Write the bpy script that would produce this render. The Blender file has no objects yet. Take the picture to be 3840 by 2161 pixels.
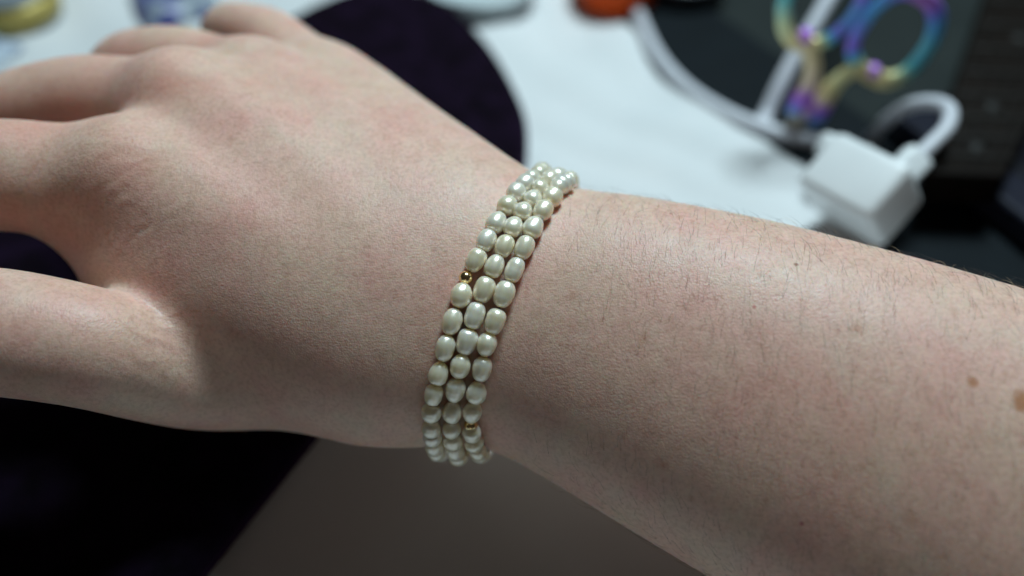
import bpy, bmesh, math, random
import numpy as np
from mathutils import Vector, Matrix
from mathutils.bvhtree import BVHTree

random.seed(7)
rng = np.random.default_rng(7)
S = bpy.context.scene
COL = S.collection

# ------------------------------------------------------------------ camera, world, lamps, exposure
THETA = math.radians(45.0)          # camera looks down by this angle
CAM_H = 0.174                       # metres above the table
FPX = 3325.0                        # focal length in photograph pixels (3840 wide)
cam_d = bpy.data.cameras.new('camera')
cam = bpy.data.objects.new('camera', cam_d)
COL.objects.link(cam)
cam.location = (0, 0, CAM_H)
cam.rotation_euler = (math.pi / 2 - THETA, 0, 0)
cam_d.sensor_width = 36.0
cam_d.lens = 36.0 * FPX / 3840.0
cam_d.clip_start = 0.005
cam_d.clip_end = 20.0
cam_d.dof.use_dof = True
cam_d.dof.focus_distance = 0.157
cam_d.dof.aperture_fstop = 5.0
S.camera = cam

W = bpy.data.worlds.new('World')
S.world = W
W.use_nodes = True
W.node_tree.nodes['Background'].inputs[0].default_value = (0.74, 0.62, 0.52, 1)
W.node_tree.nodes['Background'].inputs[1].default_value = 0.034


def area_lamp(name, loc, target, size, power, color, shape='DISK', size_y=None):
    l = bpy.data.lights.new(name, 'AREA')
    l.shape = shape
    l.size = size
    if size_y:
        l.size_y = size_y
    l.energy = power
    l.color = color
    o = bpy.data.objects.new(name, l)
    COL.objects.link(o)
    o.location = loc
    o.rotation_euler = (Vector(target) - Vector(loc)).to_track_quat('-Z', 'Y').to_euler()
    return o


area_lamp('desk_lamp', (0.16, 0.43, 0.74), (0.0, 0.16, 0.0), 0.21, 6.5, (0.79, 1.0, 1.07))
area_lamp('front_fill', (-0.05, -0.55, 0.10), (0.0, 0.12, 0.05), 0.14, 0.055, (1.0, 0.92, 0.84), 'RECTANGLE', 0.12)  # added fill lamp on the viewer's side for shaded skin and lower pearls

S.view_settings.view_transform = 'Standard'
S.view_settings.look = 'None'
S.view_settings.exposure = 0.0
S.view_settings.gamma = 1.0
S.cycles.use_denoising = True
S.cycles.max_bounces = 6
S.cycles.use_adaptive_sampling = True
S.cycles.adaptive_threshold = 0.02
S.cycles.sample_clamp_indirect = 4.0

# ------------------------------------------------------------------ coordinates
C45, S45 = math.cos(THETA), math.sin(THETA)


def cam2world(p):
    """p: (...,3) camera frame in mm (right, up, depth) -> world metres"""
    p = np.asarray(p, float)
    x, y, d = p[..., 0], p[..., 1], p[..., 2]
    return np.stack([x, d * C45 + y * S45, CAM_H * 1000 + y * C45 - d * S45], -1) * 0.001


def cdir(v):
    x, y, d = v
    return Vector((x, d * C45 + y * S45, y * C45 - d * S45))


def cp(px, py, d):
    return np.array([(px - 1920) / FPX * d, (1080.5 - py) / FPX * d, d], float)


def at(px, py, d):
    return Vector(cam2world(cp(px, py, d)))


BGK = CAM_H / 0.175


def atb(px, py, d):
    return at(px, py, d * BGK)


def onz(px, py, z=0.0):
    """the point of the level z (metres) seen in that direction"""
    dx, dy = (px - 1920) / FPX, (1080.5 - py) / FPX
    dz = dy * C45 - S45
    d = (z - CAM_H) / dz
    return Vector((dx * d, d * C45 + dy * d * S45, z))


# ------------------------------------------------------------------ node helpers
def new_mat(name):
    m = bpy.data.materials.new(name)
    m.use_nodes = True
    nt = m.node_tree
    b = nt.nodes['Principled BSDF']
    return m, nt, b


def N(nt, typ, **kw):
    n = nt.nodes.new(typ)
    for k, v in kw.items():
        if k.startswith('i_'):
            n.inputs[k[2:].replace('_', ' ')].default_value = v
        else:
            setattr(n, k, v)
    return n


def ramp(nt, stops, interp='LINEAR'):
    r = nt.nodes.new('ShaderNodeValToRGB')
    r.color_ramp.interpolation = interp
    e = r.color_ramp.elements
    while len(e) < len(stops):
        e.new(0.5)
    for el, (p, c) in zip(e, stops):
        el.position = p
        el.color = c if len(c) == 4 else (*c, 1)
    return r


def mixc(nt, fac, a, b, blend='MIX'):
    m = nt.nodes.new('ShaderNodeMix')
    m.data_type = 'RGBA'
    m.blend_type = blend
    for sock, v in ((m.inputs[0], fac), (m.inputs[6], a), (m.inputs[7], b)):
        if isinstance(v, bpy.types.NodeSocket):
            nt.links.new(v, sock)
        elif isinstance(v, (int, float)):
            sock.default_value = v
        else:
            sock.default_value = (*v, 1) if len(v) == 3 else v
    return m.outputs[2]


def math_n(nt, op, a, b=0.0, clamp=False):
    m = nt.nodes.new('ShaderNodeMath')
    m.operation = op
    m.use_clamp = clamp
    for sock, v in ((m.inputs[0], a), (m.inputs[1], b)):
        if isinstance(v, bpy.types.NodeSocket):
            nt.links.new(v, sock)
        else:
            sock.default_value = v
    return m.outputs[0]


def simple_mat(name, color, rough=0.5, metallic=0.0, noise=0.0, nscale=300.0, bump=0.0, **kw):
    m, nt, b = new_mat(name)
    b.inputs['Base Color'].default_value = (*color, 1)
    b.inputs['Roughness'].default_value = rough
    b.inputs['Metallic'].default_value = metallic
    for k, v in kw.items():
        b.inputs[k.replace('_', ' ')].default_value = v
    tc = N(nt, 'ShaderNodeTexCoord')
    nz = N(nt, 'ShaderNodeTexNoise', i_Scale=nscale, i_Detail=4.0)
    nt.links.new(tc.outputs['Object'], nz.inputs['Vector'])
    if noise:
        r = ramp(nt, [(0.3, tuple(max(0, c * (1 - noise)) for c in color)), (0.7, tuple(min(1, c * (1 + noise)) for c in color))])
        nt.links.new(nz.outputs['Fac'], r.inputs[0])
        nt.links.new(r.outputs[0], b.inputs['Base Color'])
    if bump:
        bp = N(nt, 'ShaderNodeBump', i_Strength=0.5, i_Distance=bump)
        nt.links.new(nz.outputs['Fac'], bp.inputs['Height'])
        nt.links.new(bp.outputs[0], b.inputs['Normal'])
    return m


# ------------------------------------------------------------------ object helpers
def link(name, me, mat=None, parent=None, smooth=True):
    o = bpy.data.objects.new(name, me)
    COL.objects.link(o)
    if mat:
        me.materials.clear()
        me.materials.append(mat)
    if smooth:
        me.polygons.foreach_set('use_smooth', [True] * len(me.polygons))
    if parent:
        o.parent = parent
        o.matrix_parent_inverse = parent.matrix_world.inverted()
    return o


def from_bm(name, bm, mat=None, parent=None, smooth=True, bevel=0.0, seg=3):
    me = bpy.data.meshes.new(name)
    bm.to_mesh(me)
    bm.free()
    o = link(name, me, mat, parent, smooth)
    if bevel:
        md = o.modifiers.new('bevel', 'BEVEL')
        md.width = bevel
        md.segments = seg
        md.limit_method = 'ANGLE'
    return o


def empty(name, loc):
    o = bpy.data.objects.new(name, None)
    COL.objects.link(o)
    o.location = loc
    o.empty_display_size = 0.01
    bpy.context.view_layer.update()
    return o


def tag(o, label=None, cat=None, group=None, kind=None):
    if label: o['label'] = label
    if cat: o['category'] = cat
    if group: o['group'] = group
    if kind: o['kind'] = kind
    return o


def spline(points, n, closed=False):
    """Catmull-Rom through points (k,dim) -> n samples per span"""
    P = np.asarray(points, float)
    k = len(P)
    out = []
    spans = k if closed else k - 1
    for i in range(spans):
        if closed:
            p0, p1, p2, p3 = P[(i - 1) % k], P[i], P[(i + 1) % k], P[(i + 2) % k]
        else:
            p1, p2 = P[i], P[i + 1]
            p0 = P[i - 1] if i > 0 else 2 * p1 - p2
            p3 = P[i + 2] if i + 2 < k else 2 * p2 - p1
        for j in range(n):
            t = j / n
            out.append(0.5 * (2 * p1 + (p2 - p0) * t + (2 * p0 - 5 * p1 + 4 * p2 - p3) * t * t + (3 * p1 - p0 - 3 * p2 + p3) * t ** 3))
    if not closed:
        out.append(P[-1])
    return np.array(out)


def tube_bm(path, radii, seg=12, closed=False, flat=None, flat_dir=None, caps=True, bm=None):
    """tube along world-space path (n,3); flat: (scale across flat_dir)"""
    bm = bm or bmesh.new()
    P = [Vector(p) for p in path]
    n = len(P)
    if not hasattr(radii, '__len__'):
        radii = [radii] * n
    rings = []
    up = None
    for i in range(n):
        a = P[(i - 1) % n] if (closed or i > 0) else P[i]
        b = P[(i + 1) % n] if (closed or i < n - 1) else P[i]
        t = (b - a).normalized()
        if flat_dir is not None:
            u = flat_dir.cross(t).normalized()
            v = t.cross(u).normalized()
        else:
            if up is None:
                up = Vector((0, 0, 1)) if abs(t.z) < 0.9 else Vector((1, 0, 0))
            u = up.cross(t).normalized()
            v = t.cross(u).normalized()
            up = v
        f = flat if flat is not None else 1.0
        rings.append([bm.verts.new(P[i] + u * math.cos(q) * radii[i] + v * math.sin(q) * radii[i] * f)
                      for q in (2 * math.pi * j / seg for j in range(seg))])
    m = n if closed else n - 1
    for i in range(m):
        r0, r1 = rings[i], rings[(i + 1) % n]
        for j in range(seg):
            bm.faces.new((r0[j], r0[(j + 1) % seg], r1[(j + 1) % seg], r1[j]))
    if not closed and caps:
        bm.faces.new(rings[0][::-1])
        bm.faces.new(rings[-1])
    return bm


def lathe_bm(profile, seg=48, bm=None):
    """profile [(r,z)...]; closed at r=0 ends"""
    bm = bm or bmesh.new()
    rings = []
    for r, z in profile:
        if r < 1e-7:
            rings.append([bm.verts.new((0, 0, z))])
        else:
            rings.append([bm.verts.new((r * math.cos(a), r * math.sin(a), z)) for a in (2 * math.pi * j / seg for j in range(seg))])
    for r0, r1 in zip(rings, rings[1:]):
        for j in range(seg):
            a, b = r0[j % len(r0)], r0[(j + 1) % len(r0)]
            c, d = r1[(j + 1) % len(r1)], r1[j % len(r1)]
            vs = []
            for v in (a, b, c, d):
                if v not in vs:
                    vs.append(v)
            if len(vs) >= 3:
                bm.faces.new(vs)
    return bm


def box_bm(c, ex, ey, ez, bm=None):
    """box centred c with half-axis vectors"""
    bm = bm or bmesh.new()
    c, ex, ey, ez = Vector(c), Vector(ex), Vector(ey), Vector(ez)
    v = [bm.verts.new(c + ex * sx + ey * sy + ez * sz) for sx in (-1, 1) for sy in (-1, 1) for sz in (-1, 1)]
    for f in ((0, 1, 3, 2), (4, 6, 7, 5), (0, 4, 5, 1), (2, 3, 7, 6), (0, 2, 6, 4), (1, 5, 7, 3)):
        bm.faces.new([v[i] for i in f])
    bmesh.ops.recalc_face_normals(bm, faces=bm.faces[:])
    return bm


# ------------------------------------------------------------------ materials
def cloth_material():
    m, nt, b = new_mat('white_cotton')
    tc = N(nt, 'ShaderNodeTexCoord')
    b.inputs['Roughness'].default_value = 0.9
    b.inputs['Specular IOR Level'].default_value = 0.15
    nz = N(nt, 'ShaderNodeTexNoise', i_Scale=25.0, i_Detail=3.0)
    nt.links.new(tc.outputs['Object'], nz.inputs['Vector'])
    r = ramp(nt, [(0.3, (0.67, 0.69, 0.70)), (0.7, (0.72, 0.725, 0.73))])
    nt.links.new(nz.outputs['Fac'], r.inputs[0])
    nt.links.new(r.outputs[0], b.inputs['Base Color'])
    w1 = N(nt, 'ShaderNodeTexWave', i_Scale=900.0, bands_direction='X')
    w2 = N(nt, 'ShaderNodeTexWave', i_Scale=900.0, bands_direction='Y')
    for w in (w1, w2):
        nt.links.new(tc.outputs['Object'], w.inputs['Vector'])
    s = math_n(nt, 'MULTIPLY', w1.outputs['Fac'], w2.outputs['Fac'])
    bp = N(nt, 'ShaderNodeBump', i_Strength=0.3, i_Distance=0.0002)
    nt.links.new(s, bp.inputs['Height'])
    nt.links.new(bp.outputs[0], b.inputs['Normal'])
    return m


def velvet_material():
    m, nt, b = new_mat('black_purple_velvet')
    tc = N(nt, 'ShaderNodeTexCoord')
    nz = N(nt, 'ShaderNodeTexNoise', i_Scale=120.0, i_Detail=5.0)
    nt.links.new(tc.outputs['Object'], nz.inputs['Vector'])
    r = ramp(nt, [(0.35, (0.0022, 0.0014, 0.003)), (0.7, (0.0085, 0.004, 0.013))])
    nt.links.new(nz.outputs['Fac'], r.inputs[0])
    nt.links.new(r.outputs[0], b.inputs['Base Color'])
    b.inputs['Roughness'].default_value = 0.9
    b.inputs['Specular IOR Level'].default_value = 0.05
    b.inputs['Sheen Weight'].default_value = 0.19
    b.inputs['Sheen Roughness'].default_value = 0.35
    b.inputs['Sheen Tint'].default_value = (0.42, 0.13, 0.50, 1)
    fz = N(nt, 'ShaderNodeTexNoise', i_Scale=2600.0, i_Detail=2.0)
    nt.links.new(tc.outputs['Object'], fz.inputs['Vector'])
    bp = N(nt, 'ShaderNodeBump', i_Strength=0.8, i_Distance=0.0004)
    nt.links.new(fz.outputs['Fac'], bp.inputs['Height'])
    nt.links.new(bp.outputs[0], b.inputs['Normal'])
    return m


def skin_material(red_spots, moles):
    m, nt, b = new_mat('pale_skin')
    L = nt.links.new
    tc = N(nt, 'ShaderNodeTexCoord')
    co = tc.outputs['Object']
    # broad mottling
    n1 = N(nt, 'ShaderNodeTexNoise', i_Scale=70.0, i_Detail=4.0, i_Roughness=0.6)
    n2 = N(nt, 'ShaderNodeTexNoise', i_Scale=330.0, i_Detail=3.0, i_Roughness=0.6)
    n3 = N(nt, 'ShaderNodeTexNoise', i_Scale=28.0, i_Detail=2.0)
    for n in (n1, n2, n3):
        L(co, n.inputs['Vector'])
    r1 = ramp(nt, [(0.30, (0.70, 0.500, 0.388)), (0.52, (0.715, 0.466, 0.376)), (0.74, (0.71, 0.405, 0.338))])
    L(n1.outputs['Fac'], r1.inputs[0])
    r2 = ramp(nt, [(0.3, (0.90, 0.86, 0.85)), (0.6, (1.0, 1.0, 1.0)), (0.8, (1.0, 0.98, 0.96))])
    L(n2.outputs['Fac'], r2.inputs[0])
    c = mixc(nt, 0.85, r1.outputs[0], r2.outputs[0], 'MULTIPLY')
    n5 = N(nt, 'ShaderNodeTexNoise', i_Scale=1300.0, i_Detail=2.0)
    L(co, n5.inputs['Vector'])
    r5 = ramp(nt, [(0.33, (0.86, 0.80, 0.78)), (0.5, (1.0, 1.0, 1.0)), (0.7, (1.08, 1.09, 1.10))])
    L(n5.outputs['Fac'], r5.inputs[0])
    c = mixc(nt, 0.75, c, r5.outputs[0], 'MULTIPLY')
    # greenish veins, very faint
    r3 = ramp(nt, [(0.46, (0, 0, 0)), (0.5, (1, 1, 1)), (0.54, (0, 0, 0))])
    L(n3.outputs['Fac'], r3.inputs[0])
    f = math_n(nt, 'MULTIPLY', r3.outputs[0], 0.16)
    c = mixc(nt, f, c, (0.58, 0.56, 0.42))
    # flushed knuckles (vertex mask)
    at_ = N(nt, 'ShaderNodeAttribute', attribute_name='flush')
    fm = math_n(nt, 'MULTIPLY', at_.outputs['Fac'], math_n(nt, 'ADD', n1.outputs['Fac'], 0.35), True)
    c = mixc(nt, fm, c, (0.66, 0.30, 0.235))
    # small freckles
    vo = N(nt, 'ShaderNodeTexVoronoi', i_Scale=190.0, i_Randomness=1.0)
    L(co, vo.inputs['Vector'])
    fr = ramp(nt, [(0.055, (1, 1, 1)), (0.17, (0, 0, 0))])
    L(vo.outputs['Distance'], fr.inputs[0])
    sel = N(nt, 'ShaderNodeSeparateColor')
    L(vo.outputs['Color'], sel.inputs[0])
    pick = math_n(nt, 'GREATER_THAN', sel.outputs[0], 0.70)
    am = N(nt, 'ShaderNodeAttribute', attribute_name='arm')
    ff = math_n(nt, 'MULTIPLY', math_n(nt, 'MULTIPLY', fr.outputs[0], pick), 0.42)
    ff = math_n(nt, 'MULTIPLY', ff, am.outputs['Fac'])
    c = mixc(nt, ff, c, (0.50, 0.24, 0.16))
    # moles (vertex masks)
    mo = N(nt, 'ShaderNodeAttribute', attribute_name='mole')
    c = mixc(nt, mo.outputs['Fac'], c, (0.40, 0.16, 0.08))
    for (pos, rad, col, st) in (moles or []):
        d = nt.nodes.new('ShaderNodeVectorMath')
        d.operation = 'DISTANCE'
        L(co, d.inputs[0])
        d.inputs[1].default_value = pos
        dd = math_n(nt, 'ADD', math_n(nt, 'DIVIDE', d.outputs['Value'], rad), math_n(nt, 'MULTIPLY', math_n(nt, 'SUBTRACT', n2.outputs['Fac'], 0.5), 1.4))
        rr_ = ramp(nt, [(0.55, (1, 1, 1)), (1.0, (0, 0, 0))])
        L(dd, rr_.inputs[0])
        c = mixc(nt, math_n(nt, 'MULTIPLY', rr_.outputs[0], st), c, col)
    L(c, b.inputs['Base Color'])
    b.inputs['Subsurface Weight'].default_value = 1.0
    b.inputs['Subsurface Radius'].default_value = (1.0, 0.36, 0.2)
    b.inputs['Subsurface Scale'].default_value = 0.0021
    b.inputs['Specular IOR Level'].default_value = 0.48
    # roughness
    rr = ramp(nt, [(0.3, (0.42,) * 3), (0.7, (0.58,) * 3)])
    L(n2.outputs['Fac'], rr.inputs[0])
    L(rr.outputs[0], b.inputs['Roughness'])
    # micro relief: criss-cross furrows
    def furrow(rot, sc, scale):
        mp = N(nt, 'ShaderNodeMapping')
        mp.inputs['Rotation'].default_value = rot
        mp.inputs['Scale'].default_value = sc
        L(co, mp.inputs['Vector'])
        v = N(nt, 'ShaderNodeTexVoronoi', i_Scale=scale)
        L(mp.outputs[0], v.inputs['Vector'])
        return v.outputs['Distance']
    a1 = furrow((0.3, 0.5, 0.6), (1.0, 0.45, 1.0), 3600.0)
    a2 = furrow((-0.4, 0.2, -0.7), (0.5, 1.0, 1.0), 2700.0)
    h = math_n(nt, 'ADD', a1, a2)
    h = math_n(nt, 'MULTIPLY', h, -0.5)
    # wrinkles over the index knuckle and thumb web (mask), run across the finger
    wk = N(nt, 'ShaderNodeAttribute', attribute_name='wrinkle')
    wv = N(nt, 'ShaderNodeTexWave', i_Scale=130.0, i_Distortion=6.0, i_Detail=2.0, bands_direction='X')
    wv.inputs['Detail Scale'].default_value = 1.5
    mp = N(nt, 'ShaderNodeMapping')
    mp.inputs['Rotation'].default_value = (0.0, 0.5, 1.25)
    L(co, mp.inputs['Vector'])
    L(mp.outputs[0], wv.inputs['Vector'])
    h2 = math_n(nt, 'MULTIPLY', math_n(nt, 'MULTIPLY', wv.outputs['Fac'], wk.outputs['Fac']), 1.0)
    b1 = N(nt, 'ShaderNodeBump', i_Strength=0.55, i_Distance=0.00014)
    L(h, b1.inputs['Height'])
    b2 = N(nt, 'ShaderNodeBump', i_Strength=0.35, i_Distance=0.0004)
    L(h2, b2.inputs['Height'])
    L(b1.outputs[0], b2.inputs['Normal'])
    L(b2.outputs[0], b.inputs['Normal'])
    return m


def pearl_material(name, base):
    m, nt, b = new_mat(name)
    L = nt.links.new
    tc = N(nt, 'ShaderNodeTexCoord')
    oi = N(nt, 'ShaderNodeObjectInfo')
    nz = N(nt, 'ShaderNodeTexNoise', i_Scale=420.0, i_Detail=3.0)
    ad = N(nt, 'ShaderNodeVectorMath', operation='ADD')
    L(tc.outputs['Object'], ad.inputs[0])
    L(oi.outputs['Random'], ad.inputs[1])
    L(ad.outputs[0], nz.inputs['Vector'])
    r = ramp(nt, [(0.3, tuple(c * 0.90 for c in base)), (0.7, base)])
    L(nz.outputs['Fac'], r.inputs[0])
    tint = ramp(nt, [(0.0, (1.0, 0.975, 0.92)), (0.5, (1, 1, 1)), (1.0, (1.0, 0.985, 0.97))])
    L(oi.outputs['Random'], tint.inputs[0])
    c = mixc(nt, 1.0, r.outputs[0], tint.outputs[0], 'MULTIPLY')
    L(c, b.inputs['Base Color'])
    # nacre: translucent cream body under a satin silver lustre
    b.inputs['Roughness'].default_value = 0.16
    b.inputs['Specular IOR Level'].default_value = 0.8
    b.inputs['Subsurface Weight'].default_value = 1.0
    b.inputs['Subsurface Radius'].default_value = (1.0, 0.85, 0.55)
    b.inputs['Subsurface Scale'].default_value = 0.0030
    b2 = N(nt, 'ShaderNodeBsdfPrincipled')
    b2.inputs['Base Color'].default_value = (1.0, 0.93, 0.88, 1)
    b2.inputs['Metallic'].default_value = 1.0
    b2.inputs['Roughness'].default_value = 0.31
    mx = N(nt, 'ShaderNodeMixShader')
    mx.inputs[0].default_value = 0.30
    L(b.outputs[0], mx.inputs[1])
    L(b2.outputs[0], mx.inputs[2])
    L(mx.outputs[0], nt.nodes['Material Output'].inputs['Surface'])
    bp = N(nt, 'ShaderNodeBump', i_Strength=0.14, i_Distance=0.0001)
    wv = N(nt, 'ShaderNodeTexWave', i_Scale=260.0, i_Distortion=3.0, i_Detail=2.0, bands_direction='Z')
    L(ad.outputs[0], wv.inputs['Vector'])
    wr = ramp(nt, [(0.0, (0, 0, 0)), (0.25, (1, 1, 1))])
    L(wv.outputs['Fac'], wr.inputs[0])
    s = math_n(nt, 'ADD', math_n(nt, 'MULTIPLY', wr.outputs[0], 0.25), nz.outputs['Fac'])
    L(s, bp.inputs['Height'])
    L(bp.outputs[0], b.inputs['Normal'])
    L(bp.outputs[0], b2.inputs['Normal'])
    return m


def rainbow_material():
    m, nt, b = new_mat('rainbow_titanium')
    L = nt.links.new
    at_ = N(nt, 'ShaderNodeAttribute', attribute_name='tint')
    tc = N(nt, 'ShaderNodeTexCoord')
    nz = N(nt, 'ShaderNodeTexNoise', i_Scale=90.0, i_Detail=1.0)
    L(tc.outputs['Object'], nz.inputs['Vector'])
    f = math_n(nt, 'ADD', at_.outputs['Fac'], math_n(nt, 'MULTIPLY', math_n(nt, 'SUBTRACT', nz.outputs['Fac'], 0.5), 0.10))
    r = ramp(nt, [(0.0, (0.62, 0.58, 0.48)), (0.06, (0.62, 0.55, 0.42)), (0.12, (0.12, 0.42, 0.90)), (0.20, (0.55, 0.14, 0.95)),
                  (0.27, (0.90, 0.70, 0.52)), (0.40, (0.92, 0.76, 0.36)), (0.52, (0.70, 0.82, 0.48)), (0.62, (0.16, 0.66, 0.70)),
                  (0.78, (0.14, 0.48, 1.0)), (0.90, (0.30, 0.22, 1.0)), (1.0, (0.62, 0.25, 0.80))])
    L(f, r.inputs[0])
    L(r.outputs[0], b.inputs['Base Color'])
    b.inputs['Metallic'].default_value = 0.2
    b.inputs['Roughness'].default_value = 0.24
    return m


M_cloth = cloth_material()
M_velvet = velvet_material()
M_gold = simple_mat('gold', (1.0, 0.78, 0.42), 0.2, 1.0)
M_thread = simple_mat('grey_thread', (0.10, 0.10, 0.11), 0.5)
M_plastic = simple_mat('white_plastic', (0.80, 0.82, 0.83), 0.35, noise=0.03, nscale=60)
M_cable = simple_mat('white_rubber', (0.62, 0.63, 0.68), 0.45, noise=0.04, nscale=80)

# ------------------------------------------------------------------ desk, mats
desk_m = simple_mat('greenish_grey_desk', (0.019, 0.024, 0.0235), 0.75, noise=0.12, nscale=40, Specular_IOR_Level=0.12)
bm = bmesh.new()
box_bm((0, 0.35, -0.0135), (1.2, 0, 0), (0, 0.9, 0), (0, 0, 0.0115), bm)
desk = from_bm('desk', bm, desk_m, smooth=False)
tag(desk, kind='structure')

# white cloth: a wrinkled sheet whose right edge runs diagonally back
edge = spline([(*onz(x, y)[:2],) for x, y in ((2130, -260), (2165, -60), (2200, 15), (2345, 100), (2440, 190), (2560, 320), (2731, 450), (2890, 555), (3021, 655), (3234, 876), (3300, 935), (3560, 1190), (3950, 1600))], 4)


def cloth_mesh():
    ey = np.array([e[1] for e in edge])[::-1]
    ex = np.array([e[0] for e in edge])[::-1]
    ys = np.linspace(-0.12, 0.62, 150)
    nx = 130
    bm = bmesh.new()
    grid = []
    for j, y in enumerate(ys):
        xr = float(np.interp(y, ey, ex)) if y >= ey[0] else float(ex[0] + (ey[0] - y) * 0.6)
        if y > ey[-1]:
            xr = float(ex[-1] - (y - ey[-1]) * 0.3)
        row = []
        for i in range(nx):
            t = i / (nx - 1)
            x = -0.42 + (xr + 0.42) * (1 - (1 - t) ** 1.6)
            z = 0.0010 + 0.0020 * math.sin(x * 55 + 14 * y + 1.3 * math.sin(y * 37)) * math.sin(y * 23 + x * 9 + 0.6)
            z += 0.0010 * math.sin(x * 100 - y * 75 + 2.0 * math.sin(x * 21))
            z += 0.0005 * math.sin((x * 0.8 + y) * 210 + 3 * math.sin(y * 31))
            row.append(bm.verts.new((x, y, max(z, -0.0012) + 0.0004)))
        grid.append(row)
    for r0, r1 in zip(grid, grid[1:]):
        for i in range(nx - 1):
            bm.faces.new((r0[i], r0[i + 1], r1[i + 1], r1[i]))
    return bm


cloth = from_bm('white_cloth', cloth_mesh(), M_cloth)
sd = cloth.modifiers.new('thickness', 'SOLIDIFY')
sd.thickness = 0.0008
sd.offset = -1
tag(cloth, 'white cotton cloth spread over the desk under the hand', 'cloth')

# velvet display board: long tongue with a round end
A0 = Vector((*onz(1950, 650, 0.008)[:2], 0))
B0 = Vector((*onz(700, 2161, 0.008)[:2], 0))


def velvet_bm():
    u = (A0 - B0).normalized()
    mm = Vector((-u.y, u.x, 0))
    if mm.x > 0:
        mm = -mm
    arc = [(1965, 605), (1980, 540), (1972, 430), (1930, 320), (1860, 200), (1780, 105), (1660, 5), (1500, -45), (1330, -35), (1180, 20), (1080, 70)]
    pts = [Vector((*onz(x, y, 0.008)[:2], 0)) for x, y in arc]
    pts2 = [A0 - u * 0.002] + pts
    Lp = pts[-1] - (pts[-1] - A0).dot(mm) * mm
    wdt = (pts[-1] - A0).dot(mm)
    side = A0 + mm * (wdt + 0.004)
    out = spline([(p.x, p.y) for p in [A0 - u * 0.05] + pts2 + [side + u * 0.035, side - u * 0.05]], 6)
    poly = [Vector((x, y, 0)) for x, y in out]
    e1 = A0 - u * 0.30
    poly = [e1] + poly + [side - u * 0.30]
    bm = bmesh.new()
    # stacked offset loops give the padded rounded rim
    cen = A0 + mm * wdt / 2 - u * 0.08
    loops = []
    lay = [(0.0, 0.0015), (0.0, 0.0060), (0.0010, 0.0084), (0.0030, 0.0097), (0.007, 0.0102), (0.02, 0.0106)]
    npo = len(poly)
    for off, z in lay:
        loop = []
        for i, p in enumerate(poly):
            a, b_ = poly[(i - 1) % npo], poly[(i + 1) % npo]
            t = (b_ - a).normalized()
            nrm = Vector((-t.y, t.x, 0))
            if nrm.dot(cen - p) < 0:
                nrm = -nrm
            loop.append(bm.verts.new((p.x + nrm.x * off, p.y + nrm.y * off, z)))
        loops.append(loop)
    for l0, l1 in zip(loops, loops[1:]):
        for i in range(npo):
            bm.faces.new((l0[i], l0[(i + 1) % npo], l1[(i + 1) % npo], l1[i]))
    bm.faces.new(loops[-1])
    bm.faces.new(loops[0][::-1])
    bmesh.ops.recalc_face_normals(bm, faces=bm.faces[:])
    return bm


velvet = from_bm('velvet_display_board', velvet_bm(), M_velvet)
tag(velvet, 'black purple velvet jewellery board with round end under the hand', 'display board')

# ------------------------------------------------------------------ the hand: implicit surface -> one continuous mesh
H = 1.15                                                  # voxel mm
LO = np.array([-168.0, -72.0, 96.0])
HI = np.array([150.0, 92.0, 262.0])
DIM = np.ceil((HI - LO) / H).astype(int)


def smin(a, b, k):
    h = np.maximum(k - np.abs(a - b), 0.0) / k
    return np.minimum(a, b) - h * h * k * 0.25


class Field:
    def __init__(self):
        self.v = np.full(DIM, 30.0, np.float32)

    def box(self, lo, hi):
        i0 = np.clip(np.floor((lo - LO) / H).astype(int), 0, DIM)
        i1 = np.clip(np.ceil((hi - LO) / H).astype(int) + 1, 0, DIM)
        return tuple(slice(a, b) for a, b in zip(i0, i1))

    def cone(self, A, B, ra, rb, u=None, k=3.0):
        """elliptic cone from A to B; ra/rb = (ru, rv) mm; u = wide direction"""
        A, B = np.asarray(A, float), np.asarray(B, float)
        ra = np.atleast_1d(ra).astype(float); rb = np.atleast_1d(rb).astype(float)
        if len(ra) == 1: ra = np.repeat(ra, 2)
        if len(rb) == 1: rb = np.repeat(rb, 2)
        ab = B - A
        L2 = ab.dot(ab)
        ax = ab / math.sqrt(L2)
        if u is None:
            u = np.array([0.31, 0.95, 0.05])
        u = np.asarray(u, float)
        u = u - ax * u.dot(ax)
        u /= np.linalg.norm(u)
        v = np.cross(ax, u)
        m = max(ra.max(), rb.max()) + 14
        sl = self.box(np.minimum(A, B) - m, np.maximum(A, B) + m)
        g = [(np.arange(s.start, s.stop) * H + LO[i]).astype(np.float32) for i, s in enumerate(sl)]
        X, Y, Z = np.meshgrid(*g, indexing='ij', sparse=True)
        X, Y, Z = X - A[0], Y - A[1], Z - A[2]
        t = np.clip((X * ab[0] + Y * ab[1] + Z * ab[2]) / L2, 0, 1)
        qx, qy, qz = X - t * ab[0], Y - t * ab[1], Z - t * ab[2]
        ru = ra[0] + (rb[0] - ra[0]) * t
        rv = ra[1] + (rb[1] - ra[1]) * t
        rmn = np.minimum(ru, rv)
        du = (qx * u[0] + qy * u[1] + qz * u[2]) / ru
        dv = (qx * v[0] + qy * v[1] + qz * v[2]) / rv
        da = (qx * ax[0] + qy * ax[1] + qz * ax[2]) / rmn
        f = np.sqrt(du * du + dv * dv + da * da)
        d = (f - 1.0) * rmn
        self.v[sl] = smin(self.v[sl], d.astype(np.float32), k)

    def chain(self, pts, k=2.0, n=4):
        """pts: list of (px,py,d,r); smooth chain"""
        arr = np.array([[*cp(p[0], p[1], p[2]), p[3]] for p in pts])
        s = spline(arr, n)
        for a, b in zip(s, s[1:]):
            self.cone(a[:3], b[:3], a[3], b[3], k=k)


body = Field()
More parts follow.
